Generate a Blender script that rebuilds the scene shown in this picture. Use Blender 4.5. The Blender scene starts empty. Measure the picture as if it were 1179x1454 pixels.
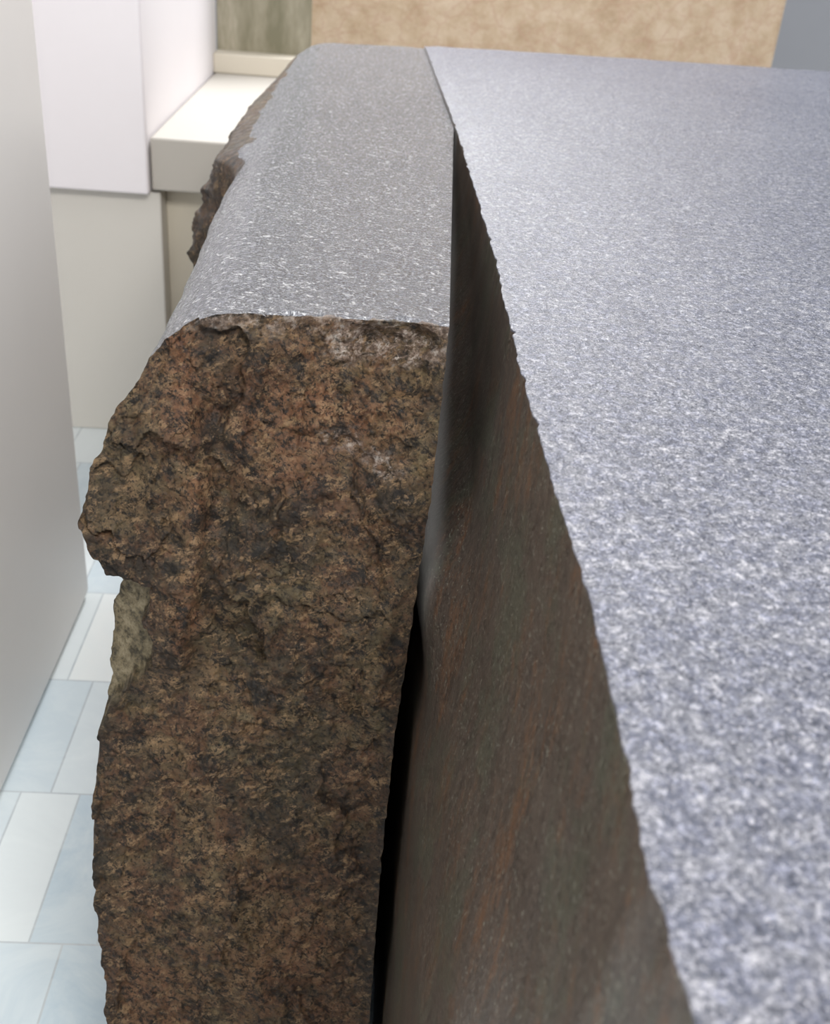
import bpy, bmesh, math
from mathutils import Matrix, Vector, noise
S = bpy.context.scene
S.view_settings.view_transform = 'Standard'
S.view_settings.look = 'None'

# ------------------------------------------------------------------ helpers
def interp(tab, v):
    if v <= tab[0][0]: return tab[0][1]
    for (a, fa), (b, fb) in zip(tab, tab[1:]):
        if v <= b:
            return fa + (fb - fa) * (v - a) / (b - a)
    return tab[-1][1]
def sstep(a, b, v):
    t = max(0, min(1, (v - a) / (b - a))); return t * t * (3 - 2 * t)
def fn(x, y, z, sc, oc=4, off=0.0):
    return noise.fractal(Vector((x * sc + off, y * sc + off * 1.7, z * sc - off)), 0.9, 2.1, oc)
def facets(x, z, sc, warp, off):
    """tilted planar chips: every voronoi cell is its own little plane"""
    px = x * sc + warp * fn(x, 0, z, sc * .8, 3, off); pz = z * sc * .8 + warp * fn(z, 0, x, sc * .8, 3, off + 5)
    d, pts = noise.voronoi(Vector((px, off, pz)))
    c = pts[0]; t = noise.noise_vector(c * 3.7 + Vector((off, 1.3, 2.1)))
    return ((px - c.x) * t.x + (pz - c.z) * t.z + t.y * .35) / sc
def link(o, parent=None):
    S.collection.objects.link(o)
    if parent: o.parent = parent
    return o

class NT:
    def __init__(self, name):
        self.m = bpy.data.materials.new(name); self.m.use_nodes = True
        self.t = self.m.node_tree; self.b = self.t.nodes['Principled BSDF']
        self.tc = self.t.nodes.new('ShaderNodeTexCoord')
    def map(self, scale=(1, 1, 1), rot=(0, 0, 0)):
        n = self.t.nodes.new('ShaderNodeMapping')
        n.inputs['Scale'].default_value = scale
        r = self.t.nodes.new('ShaderNodeMapping'); r.inputs['Rotation'].default_value = rot
        self.t.links.new(self.tc.outputs['Object'], r.inputs[0]); self.t.links.new(r.outputs[0], n.inputs[0]); return n.outputs[0]
    def noise(self, sc, det=4, rough=.6, vec=None, dist=0):
        n = self.t.nodes.new('ShaderNodeTexNoise')
        n.inputs['Scale'].default_value = sc; n.inputs['Detail'].default_value = det
        n.inputs['Roughness'].default_value = rough; n.inputs['Distortion'].default_value = dist
        self.t.links.new(vec or self.tc.outputs['Object'], n.inputs['Vector']); return n.outputs[0]
    def voro(self, sc, feat='F1', vec=None, out=0):
        n = self.t.nodes.new('ShaderNodeTexVoronoi'); n.feature = feat
        n.inputs['Scale'].default_value = sc
        self.t.links.new(vec or self.tc.outputs['Object'], n.inputs['Vector']); return n.outputs[out]
    def ramp(self, fac, stops, interp='LINEAR'):
        n = self.t.nodes.new('ShaderNodeValToRGB'); e = n.color_ramp.elements
        n.color_ramp.interpolation = interp
        while len(e) < len(stops): e.new(.5)
        for k, (p, c) in zip(e, stops):
            k.position = p; k.color = (*c, 1) if len(c) == 3 else c
        self.t.links.new(fac, n.inputs[0]); return n.outputs[0]
    def fac(self, f, a, b, m=1.0):
        return self.ramp(f, [(a, (0, 0, 0)), (b, (m, m, m))])
    def mul(self, a, b):
        n = self.t.nodes.new('ShaderNodeMath'); n.operation = 'MULTIPLY'
        self.t.links.new(a, n.inputs[0]); self.t.links.new(b, n.inputs[1]); return n.outputs[0]
    def mix(self, fac, a, b, mode='MIX'):
        n = self.t.nodes.new('ShaderNodeMix'); n.data_type = 'RGBA'; n.blend_type = mode
        for s, v in ((n.inputs[0], fac), (n.inputs[6], a), (n.inputs[7], b)):
            if isinstance(v, (int, float)): s.default_value = v
            elif isinstance(v, tuple): s.default_value = (*v, 1)
            else: self.t.links.new(v, s)
        return n.outputs[2]
    def attr(self, name):
        n = self.t.nodes.new('ShaderNodeAttribute'); n.attribute_name = name; return n.outputs['Fac']
    def bump(self, h, strength, dist, prev=None):
        n = self.t.nodes.new('ShaderNodeBump')
        n.inputs['Strength'].default_value = strength; n.inputs['Distance'].default_value = dist
        self.t.links.new(h, n.inputs['Height'])
        if prev: self.t.links.new(prev, n.inputs['Normal'])
        return n.outputs[0]
    def set(self, color=None, rough=None, normal=None, spec=None):
        for k, v in (('Base Color', color), ('Roughness', rough), ('Normal', normal), ('Specular IOR Level', spec)):
            if v is None: continue
            s = self.b.inputs[k]
            if isinstance(v, (int, float)): s.default_value = v
            elif isinstance(v, tuple): s.default_value = (*v, 1)
            else: self.t.links.new(v, s)
        return self.m

# ------------------------------------------------------------------ materials
def polished(name, lo, mid, hi, rough, bs, bd, sc=150, spec=.55, stretch=(1, 1, 1), patch=.6, glint=None):
    n = NT(name)
    f1 = n.noise(sc, 6, .80)
    c = n.ramp(f1, [(.38, lo), (.47, mid), (.53, mid), (.62, hi)])
    f2 = n.noise(48, 6, .78)                       # cloudy patches a few cm wide
    c = n.mix(n.fac(f2, .44, .55, patch), c, n.mix(1, c, (.42, .47, .66), 'MULTIPLY'))
    c = n.mix(n.fac(n.noise(420, 2, .5), .58, .66, .7), c, hi)
    c = n.mix(n.fac(n.noise(300, 2, .5, vec=n.map((1, 1, 1), (0, 0, 1))), .57, .64, .8), c, lo)
    c = n.mix(n.fac(n.noise(3.5, 3, .5), .40, .65, .35), c, n.mix(1, c, (.75, .76, .80), 'MULTIPLY'))
    if glint:                                      # small irregular glints, painted into the colour as pale flecks
        c = n.mix(n.fac(n.noise(125, 5, .75, vec=n.map((.7, 1, 1), (0, 0, .5)), dist=.8), .575, .61, .9), c, glint)
    b = n.bump(n.noise(sc * .8, 5, .7, vec=n.map(stretch)), bs, bd)
    r = n.ramp(n.noise(260, 2), [(.35, (rough - .1,) * 3), (.65, (rough + .15,) * 3)])
    return n.set(c, r, b, spec)
m_top = polished('polished_granodiorite', (.032, .036, .055), (.165, .17, .198), (.52, .515, .55), .34, .6, .005, 135, .55, (1, 1, 1), .62)
m_slab = polished('polished_granodiorite_glints', (.04, .042, .05), (.17, .175, .192), (.52, .52, .55), .20, 1.0, .012, 140, .9, (.8, 1, 1), .35, (.82, .82, .84))  # glossier, bumpier variant with sparkle painted into its colour

n = NT('fractured_granite')
gr = n.map((1, 1, .5), (0, .75, 0)); gr2 = n.map((.5, 1, 1), (0, .5, 0))
a = n.noise(9, 7, .80, dist=.5)
c = n.ramp(a, [(.32, (.018, .014, .011)), (.42, (.085, .048, .028)), (.49, (.20, .10, .05)), (.56, (.19, .13, .066)), (.64, (.33, .21, .11)), (.75, (.44, .32, .19))])
c = n.mix(n.fac(n.noise(6, 6, .75), .47, .59, .65), c, n.ramp(n.noise(40, 7, .8), [(.38, (.018, .017, .012)), (.50, (.135, .110, .052)), (.62, (.38, .31, .165))]))
rf = n.mul(n.attr('rust'), n.fac(n.noise(16, 6, .8), .40, .56, 1))
c = n.mix(rf, c, n.ramp(n.noise(60, 6, .8), [(.40, (.12, .045, .022)), (.50, (.33, .145, .065)), (.60, (.50, .28, .15))]))
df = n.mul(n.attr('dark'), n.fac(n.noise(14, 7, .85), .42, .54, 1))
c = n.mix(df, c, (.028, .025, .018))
c = n.mix(n.fac(n.noise(5, 7, .85), .51, .58, .6), c, (.030, .026, .018))
sp = n.noise(55, 8, .88, dist=.3, vec=gr)
c = n.mix(n.ramp(sp, [(.44, (.97,) * 3), (.49, (0, 0, 0))]), c, (.009, .007, .006))
sp2 = n.noise(75, 8, .88, vec=gr2)
c = n.mix(n.ramp(sp2, [(.53, (0, 0, 0)), (.58, (.7,) * 3)]), c, (.52, .34, .18))
c = n.mix(n.ramp(n.noise(190, 4, .8), [(.41, (.9,) * 3), (.47, (0, 0, 0))]), c, (.012, .010, .008))
lipf = n.mul(n.attr('lip'), n.fac(n.noise(48, 6, .85, vec=gr2), .45, .53, 1))
c = n.mix(lipf, c, n.ramp(n.noise(90, 6, .8), [(.42, (.12, .075, .05)), (.51, (.48, .36, .29)), (.60, (.85, .78, .71))]))  # pale chipped flakes, together with highlights painted into the colour
c = n.mix(n.attr('facet'), c, n.ramp(n.noise(60, 6, .8), [(.40, (.08, .068, .04)), (.50, (.29, .24, .14)), (.62, (.48, .41, .27))]))
b = n.bump(n.noise(30, 8, .85), .45, .010)
b = n.bump(sp, 1.0, .007, b); b = n.bump(sp2, .9, .006, b)
m_rough = n.set(c, n.ramp(n.noise(60, 3), [(.4, (.28,) * 3), (.6, (.58,) * 3)]), b, .65)

n = NT('sawn_granite')
rot = (math.radians(26), 0, 0)
s1 = n.noise(1, 6, .7, vec=n.map((24, 60, 7), rot))
c = n.ramp(s1, [(.3, (.066, .053, .045)), (.5, (.088, .070, .058)), (.68, (.110, .086, .069))])
c = n.mix(n.fac(n.noise(1, 8, .85, vec=n.map((10, 20, 6.0), rot)), .51, .60, .6), c, (.175, .082, .038))
c = n.mix(n.fac(n.noise(6, 6, .75), .50, .60, .65), c, (.080, .088, .064))
c = n.mix(n.fac(n.noise(110, 6, .85), .50, .60, .7), c, (.030, .025, .022))
c = n.mix(n.fac(n.noise(230, 3, .6), .60, .67, .6), c, (.27, .27, .22))
c = n.mix(n.attr('fillet_sheen'), c, (.62, .61, .60))  # pale sheen on the curve of the cut, painted into the colour
b = n.bump(s1, .05, .003); b = n.bump(n.noise(190, 3), .3, .002, b)
m_sawn = n.set(c, .30, b, .6)

def paint(name, col, var=.03, rough=.6):
    n = NT(name)
    d = tuple(v * (1 - var * 2) for v in col)
    c = n.mix(n.noise(2.2, 4, .6), d, col)
    return n.set(c, rough, n.bump(n.noise(60, 3), .08, .002))
m_wall = paint('white_painted_partition', (.92, .89, .86), .03, .35)
m_white = paint('bright_white_paint', (.93, .89, .91))
m_plinth = paint('plinth_paint_cream', (.74, .71, .65))
m_beige = paint('plinth_paint_beige', (.76, .70, .58))
m_ledge = paint('ledge_paint', (.52, .49, .44))
m_back = paint('back_wall_grey', (.42, .43, .46))

n = NT('pink_granite_block')
c = n.ramp(n.noise(9, 6, .65), [(.35, (.50, .35, .22)), (.5, (.60, .45, .30)), (.65, (.68, .53, .38))])
cr = n.voro(11, 'DISTANCE_TO_EDGE', vec=n.mix(.16, n.map((1, 1, 1.3)), n.noise(7, 4)))
c = n.mix(n.ramp(cr, [(.0, (.5,) * 3), (.07, (0, 0, 0))]), c, (.52, .32, .22))
c = n.mix(n.fac(n.noise(40, 4, .7), .5, .7, .4), c, (.74, .62, .47))
m_pink = n.set(c, .6, n.bump(n.noise(25, 5, .7), .35, .01))

n = NT('olive_case_interior')
c = n.ramp(n.noise(3, 4, .6, vec=n.map((3, 1, 1))), [(.35, (.22, .205, .13)), (.55, (.38, .345, .25)), (.7, (.60, .55, .44))])
m_olive = n.set(c, .5)

n = NT('marble_floor_tiles')
br = n.t.nodes.new('ShaderNodeTexBrick'); br.offset = 0.5; br.offset_frequency = 2
br.inputs['Color1'].default_value = (.50, .62, .70, 1); br.inputs['Color2'].default_value = (.93, .95, .92, 1)
br.inputs['Mortar'].default_value = (.46, .51, .54, 1); br.inputs['Scale'].default_value = 1
br.inputs['Mortar Size'].default_value = .002; br.inputs['Brick Width'].default_value = .12
br.inputs['Row Height'].default_value = .36; br.inputs['Bias'].default_value = .0
mp = n.t.nodes.new('ShaderNodeMapping'); mp.inputs['Location'].default_value = (0, -1.25 + .36 * 4, 0)
n.t.links.new(n.tc.outputs['Object'], mp.inputs[0]); n.t.links.new(mp.outputs[0], br.inputs['Vector'])
c = n.mix(n.fac(n.noise(5, 6, .7, dist=1.2), .4, .62, .4), br.outputs[0], (.84, .90, .90))
m_floor = n.set(c, .3, None, .4)

# ------------------------------------------------------------------ sarcophagus stone
root = bpy.data.objects.new('sawn_granite_sarcophagus_lid', None); link(root)
TOP = 1.25
PL = [(-.125, 1.250), (-.148, 1.2488), (-.165, 1.2465), (-.18, 1.242), (-.200, 1.231), (-.218, 1.216), (-.245, 1.18), (-.273, 1.132), (-.301, 1.075), (-.314, 1.03), (-.317, 1.005),
      (-.304, .963), (-.281, .937), (-.286, .90), (-.294, .844), (-.298, .78), (-.306, .722), (-.313, .583), (-.307, .456), (-.297, .305), (-.29, .15), (-.285, 0)]
XR = sorted([(1.25, .089), (1.081, .084), (.936, .074), (.769, .062), (.568, .056), (.318, .055), (0, .055)])
SH = [(1.1, 0), (2.3, .066), (3.0, .052), (3.65, .040)]
def resample(pts, step):
    out = [Vector(pts[0])]
    for a, b in zip(pts, pts[1:]):
        a, b = Vector(a), Vector(b); k = max(1, round((b - a).length / step))
        for i in range(1, k + 1): out.append(a.lerp(b, i / k))
    return out
rows = resample(PL, .0024)
NR = len(rows); NC = 165
def xr_at(z, y): return interp(XR, z) + interp(SH, y)
def ridge_x(z): return -.215 + .03 * math.sin((z - .8) * 7) + .01 * fn(0, 0, z, 20, 3, 2)
def scar(x, z): return z - (1.108 - .35 * x) - .012 * fn(x, 0, z, 18, 4, 3)
def fy(x, z):      # fracture face
    y = 1.097 + (z - 1.25) * .2126
    d = .026 * fn(x, 0, z, 4.5, 2, 3.1)
    q = .45 + .55 * sstep(.75, 1.0, z)
    d += (.40 * facets(x, z, 11, .7, 6.7) + .32 * facets(x, z, 34, .6, 8.1)) * q
    d += .0045 * fn(x, 0, z, 60, 5, 1.3)
    rx = ridge_x(z)
    d -= .020 * math.exp(-(max(0, x - rx) / .012) ** 2 - (min(0, x - rx) / .05) ** 2) * sstep(.80, .88, z) * (1 - sstep(1.12, 1.2, z))
    g = ((x - .035) / .06) ** 2 + ((z - 1.210) / .05) ** 2
    d += .018 * sstep(1, .3, g)
    q = scar(x, z)
    d += .010 * sstep(.005, -.006, q) * math.exp(-(x / .06) ** 2) * sstep(-.09, -.01, q)
    return y, d
def facet_w(x, z):
    if not .735 < z < .944: return 0
    lim = -.236 - .06 * sstep(.85, .735, z) - .012 * fn(x, 0, z, 40, 3, 2)
    return 1.0 if x < lim else 0.0
def lip_w(x, z):
    a = sstep(1.218, 1.246, z) * .65
    g = ((x - .02) / .08) ** 2 + ((z - 1.222) / .034) ** 2
    a = max(a, sstep(1.1, .2, g))
    q = scar(x, z)
    return max(a, math.exp(-(q / .008) ** 2) * sstep(-.06, -.03, x) * (1 - sstep(.03, .06, x)))  # highlight along the scar edge, painted pale
def rust_w(x, z):
    a = .75 * math.exp(-((x + .05) / .12) ** 2 - ((z - 1.15) / .10) ** 2)
    a = max(a, .8 * math.exp(-((x - ridge_x(z)) / .022) ** 2) * sstep(.78, .86, z))
    return max(a, .45 * sstep(.60, .40, z))
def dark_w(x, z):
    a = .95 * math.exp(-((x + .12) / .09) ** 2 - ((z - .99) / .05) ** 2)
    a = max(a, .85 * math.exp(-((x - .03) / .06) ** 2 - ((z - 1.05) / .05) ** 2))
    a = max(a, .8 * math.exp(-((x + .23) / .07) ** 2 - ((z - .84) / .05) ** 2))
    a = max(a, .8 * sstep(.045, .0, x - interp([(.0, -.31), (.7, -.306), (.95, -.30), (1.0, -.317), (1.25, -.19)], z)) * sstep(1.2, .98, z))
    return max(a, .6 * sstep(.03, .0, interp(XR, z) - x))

bm = bmesh.new()
LY = {k: bm.verts.layers.float.new(k) for k in ('facet', 'lip', 'rust', 'dark')}
LY = {k: bm.verts.layers.float[k] for k in LY}
cap = []
for i, p in enumerate(rows):
    xl, z = p.x, p.y; r = []
    jl = .006 * fn(0, .5, z, 30, 4, 5) * sstep(1.25, 1.2, z)
    for j in range(NC + 1):
        u = j / NC; xr = interp(XR, z) + .0018 * fn(0, 2, z, 60, 3)
        x = xl + jl + (xr - xl - jl) * u
        y, d = fy(x, z)
        e = min(1, (1 - u) * 14)
        tp = sstep(0, .03, TOP - z)
        d = d * (.35 + .65 * e) * (.5 + .5 * tp)
        zz = z
        if i == 0: d += .010 * fn(x, 0, 0, 40, 5, 9) + .004; zz -= .007 * max(0, fn(x, 0, 1, 40, 4, 4) + .2)
        f = facet_w(x, z)
        if f: d = .25 * d + .7 * max(0, (-.222 - x)) + .006
        v = bm.verts.new((x, y + d, zz))
        v[LY['facet']] = f; v[LY['lip']] = lip_w(x, z); v[LY['rust']] = rust_w(x, z); v[LY['dark']] = dark_w(x, z); r.append(v)
    cap.append(r)
def quad(a, b, c, d, m):
    try: f = bm.faces.new((a, b, c, d)); f.material_index = m; f.smooth = True; return f
    except ValueError: pass
for i in range(NR - 1):
    for j in range(NC): quad(cap[i][j], cap[i + 1][j], cap[i + 1][j + 1], cap[i][j + 1], 0)
NY = 130; YE = 3.60
def yend(x): return YE + max(0, x + .1) * .35 - .05 * sstep(-.12, -.3, x)
def back_z(z, y, x):
    r = .05; d = y - (yend(x) - r)
    return z - (r - math.sqrt(max(0, r * r - min(d, r) ** 2))) * sstep(1.0, 1.2, z) if d > 0 else z
def yj(y0, k, x):
    t = (k / NY) ** 1.25
    return y0 + .004 + (yend(x) - y0 - .004) * t
prevL = [cap[i][0] for i in range(NR)]; prevT = cap[0][:]; prevR = [cap[i][NC] for i in range(NR)]
for k in range(1, NY + 1):
    T = []; L = []; Rr = []
    for j in range(NC + 1):
        v0 = cap[0][j].co; y = yj(v0.y, k, v0.x); u = j / NC
        sl = -.02 * sstep(1.1, 1.9, y) - .015 * sstep(2, 3.4, y); sr = interp(SH, y)
        x = PL[0][0] + (.089 - PL[0][0]) * u; x += sl * (1 - u) + sr * u
        z = TOP + .0012 * fn(x, y, 0, 9, 3) - .0035 * sstep(.06, 0, xr_at(1.25, y) - x) * sstep(1.6, 2.4, y)
        T.append(bm.verts.new((x, y, back_z(z, y, x))))
    for i in range(NR):
        p = rows[i]; z = p.y
        if i == 0: L.append(T[0]); Rr.append(T[NC]); continue
        y = yj(cap[i][0].co.y, k, p.x)
        x = p.x - .02 * sstep(1.1, 1.9, y) - .015 * sstep(2, 3.4, y)
        x += .055 * sstep(1.20, 1.10, z) * sstep(1.04, 1.25, y)
        blg = sstep(1.232, 1.19, z) * sstep(1.98, 2.12, y) * (1 - .75 * sstep(2.5, 3.5, y))
        x -= (.050 + .035 * sstep(1.19, 1.12, z)) * blg
        x += (.005 * fn(x, y, z, 14, 4, 2) + .014 * blg * fn(x, y, z, 22, 4, 6)) * sstep(1.21, 1.17, z) * min(1, k / 6)
        L.append(bm.verts.new((x, y, back_z(z, y, x))))
        y = yj(cap[i][NC].co.y, k, .1); x = xr_at(z, y)
        Rr.append(bm.verts.new((x, y, back_z(z, y, x))))
    for j in range(NC): quad(prevT[j], prevT[j + 1], T[j + 1], T[j], 1)
    for i in range(NR - 1):
        z = rows[i].y; y = L[i].co.y
        pol = z > 1.06 if y < 1.95 else z > 1.215 + .010 * fn(0, y, 0, 8, 3)
        quad(prevL[i], L[i], L[i + 1], prevL[i + 1], 1 if pol else 0)
        quad(prevR[i], prevR[i + 1], Rr[i + 1], Rr[i], 2)
    prevT, prevL, prevR = T, L, Rr
for i in range(1, NR - 1): quad(prevL[i], prevR[i], prevR[i + 1], prevL[i + 1], 0)
f = bm.faces.new(prevT + [prevR[1], prevL[1]]); f.material_index = 0
bmesh.ops.recalc_face_normals(bm, faces=bm.faces)
for e in bm.edges:
    if len(e.link_faces) == 2 and e.link_faces[0].material_index != e.link_faces[1].material_index: e.smooth = False
me = bpy.data.meshes.new('cut_side_slab'); bm.to_mesh(me); bm.free()
for m in (m_rough, m_slab, m_sawn): me.materials.append(m)
link(bpy.data.objects.new('cut_side_slab', me), root)

# main block (cross-section swept along Y)
WX = sorted([(1.25, .158), (1.15, .149), (1.0, .126), (.88, .102), (.75, .086), (.5, .078), (.3, .076), (0, .075)])
ZB = [(1.0, .93), (1.3, .99), (1.7, 1.08), (2.3, 1.2), (4, 1.24)]
def wall_x(z, y):
    edge = interp([(.0, .15), (.28, .155), (.36, .148), (.47, .157), (.64, .160), (.93, .156), (1.43, .163), (2.2, .162), (2.5, .160), (3.7, .136)], y) - .158
    x = interp(WX, z) + edge * sstep(.9, 1.25, z)
    s = xr_at(z, y) + .003; w = 0
    if y > .85:
        zb = interp(ZB, y)
        w = sstep(zb + .11, zb + .0, z) * sstep(.90, 1.10, y) * sstep(.80, .93, z)
        x = x * (1 - w) + s * w
        if y > 1.0: x = max(x, s)
    return x, w
bm = bmesh.new()
filL = bm.verts.layers.float.new('fillet_sheen')
zs = [1.25 - 1.25 * (i / 130) ** 1.2 for i in range(131)]
xs = [(i / 110) ** 1.9 for i in range(1, 111)]
NYM = 420; Y0 = -.25; XE = 2.15
prev = None
for k in range(NYM + 1):
    t = k / NYM
    row = []; y0 = Y0 + (3.72 - Y0) * t ** 1.15
    def yy(x): return y0 + (t ** 3) * .13 * (x - .1)
    ye_drop = lambda y, x: (lambda d: 0 if d <= 0 else .05 - math.sqrt(max(0, .0025 - min(d, .05) ** 2)))(y - (3.72 + .13 * (x - .1) - .05))
    for z in reversed(zs):
        x, w = wall_x(z, y0)
        nz = .0018 * fn(0, y0, 0, 14, 5, 2) + .0016 * fn(0, y0, 0, 80, 4, 5) + .008 * max(0, fn(0, y0, 0, 30, 3, 8) - .2)
        x += nz * sstep(1.22, 1.25, z) + .003 * fn(x, y0, z, 5, 3, 8) * (1 - w)
        if z == 1.25: ex = x
        zz = z - .002 if z == 1.25 else z
        v = bm.verts.new((x, y0, zz - ye_drop(y0, x) * sstep(1.0, 1.2, z)))
        v[filL] = sstep(.35, .9, w) * sstep(.99, 1.12, y0)
        row.append((v, 2))
    for s in xs:
        x = ex + (XE - ex) * s; y = yy(x)
        z = TOP + .0016 * fn(x, y, 0, 6, 4, 1) - .0035 * sstep(.05, 0, x - ex) * sstep(1.6, 2.4, y)
        chip = sstep(.58, .40, y) * sstep(.17, .22, x)
        z += .006 * chip * fn(x, y, 0, 38, 5, 3) - .006 * chip * max(0, fn(x, y, 0, 25, 2, 6))
        row.append((bm.verts.new((x, y, z - ye_drop(y, x))), 1))
    for i in range(1, 8):
        row.append((bm.verts.new((XE, yy(XE), TOP * (1 - i / 7))), 1))
    if prev:
        for a in range(len(row) - 1):
            f = bm.faces.new((prev[a][0], prev[a + 1][0], row[a + 1][0], row[a][0])); f.smooth = True
            f.material_index = row[a + 1][1]
    else: first = row
    prev = row
for r in (first, prev):
    f = bm.faces.new([v for v, _ in r]); f.material_index = 1
bmesh.ops.recalc_face_normals(bm, faces=bm.faces)
for e in bm.edges:
    if len(e.link_faces) == 2 and (e.link_faces[0].material_index != e.link_faces[1].material_index or len(e.link_faces[0].verts) > 4 or len(e.link_faces[1].verts) > 4): e.smooth = False
me = bpy.data.meshes.new('main_block'); bm.to_mesh(me); bm.free()
for m in (m_rough, m_top, m_sawn): me.materials.append(m)
link(bpy.data.objects.new('main_block', me), root)

# ------------------------------------------------------------------ room pieces
def box(name, lo, hi, mat, bevel=.01, parent=None):
    bm = bmesh.new(); bmesh.ops.create_cube(bm, size=1)
    for v in bm.verts:
        v.co = Vector(((lo[i] + hi[i]) / 2 + v.co[i] * (hi[i] - lo[i])) for i in range(3))
    if bevel: bmesh.ops.bevel(bm, geom=bm.edges[:], offset=bevel, segments=3, affect='EDGES', profile=.5)
    for f in bm.faces: f.smooth = False
    me = bpy.data.meshes.new(name); bm.to_mesh(me); bm.free(); me.materials.append(mat)
    return link(bpy.data.objects.new(name, me), parent)
box('floor', (-3, -2, -.05), (5, 8, 0), m_floor, 0)
box('wall_back', (-3, 8, 0), (5, 8.1, 4.2), m_back, 0)
box('wall_left', (-1.5, -1.9, 0), (-.692, 2.335, 3.2), m_wall, .03)
p = bpy.data.objects.new('stepped_display_plinth', None); link(p)
box('lower_base', (-2.0, 3.30, 0), (-.655, 4.7, .82), m_plinth, .006, p)
box('recessed_base', (-.655, 3.38, 0), (-.345, 4.7, .83), m_beige, .004, p)
box('ledge', (-.675, 3.27, .83), (-.34, 4.7, .985), m_ledge, .008, p)
box('upper_white_case', (-2.0, 3.25, .82), (-.68, 4.7, 2.6), m_white, .008, p)
box('shelf_back_panel', (-.68, 4.72, 0), (-.30, 4.80, 2.2), m_olive, .004, p)
box('panel_sill', (-.68, 4.60, .985), (-.34, 4.72, 1.06), m_beige, .006, p)
box('pink_granite_monument', (-.56, 5.4, 0), (1.86, 6.4, 2.1), m_pink, .02)

# ------------------------------------------------------------------ lights
w = bpy.data.worlds.new('World'); S.world = w; w.use_nodes = True
w.node_tree.nodes['Background'].inputs[0].default_value = (.95, .965, 1, 1)
w.node_tree.nodes['Background'].inputs[1].default_value = .78
def area(name, loc, tgt, size, sy, power, col=(1, 1, 1)):
    l = bpy.data.lights.new(name, 'AREA'); l.shape = 'RECTANGLE'; l.size = size; l.size_y = sy; l.energy = power; l.color = col
    o = link(bpy.data.objects.new(name, l)); o.location = loc
    o.rotation_euler = (Vector(tgt) - Vector(loc)).to_track_quat('-Z', 'Y').to_euler(); return o
area('overhead_light', (-.1, 5.2, 3.9), (.0, 2.0, 1.0), 1.8, .8, 200, (.97, .98, 1))
area('overhead_light', (.9, -1.2, 3.6), (-.1, 1.2, .8), 1.2, .7, 105, (1, .97, .93))  # unseen lamp, added on the camera side to brighten the broken face

# ------------------------------------------------------------------ camera
cam = bpy.data.cameras.new('camera'); co = link(bpy.data.objects.new('camera', cam))
R = Matrix.Rotation(math.radians(-3.6), 3, 'Z') @ Matrix.Rotation(math.radians(60), 3, 'X') @ Matrix.Rotation(math.radians(5), 3, 'Z')
co.matrix_world = Matrix.Translation((0, 0, 1.65)) @ R.to_4x4()
cam.sensor_fit = 'VERTICAL'; cam.sensor_height = 36; cam.lens = 1500 / 1454 * 36; cam.clip_start = .02
cam.dof.use_dof = True; cam.dof.focus_distance = 1.25; cam.dof.aperture_fstop = 7
S.camera = co
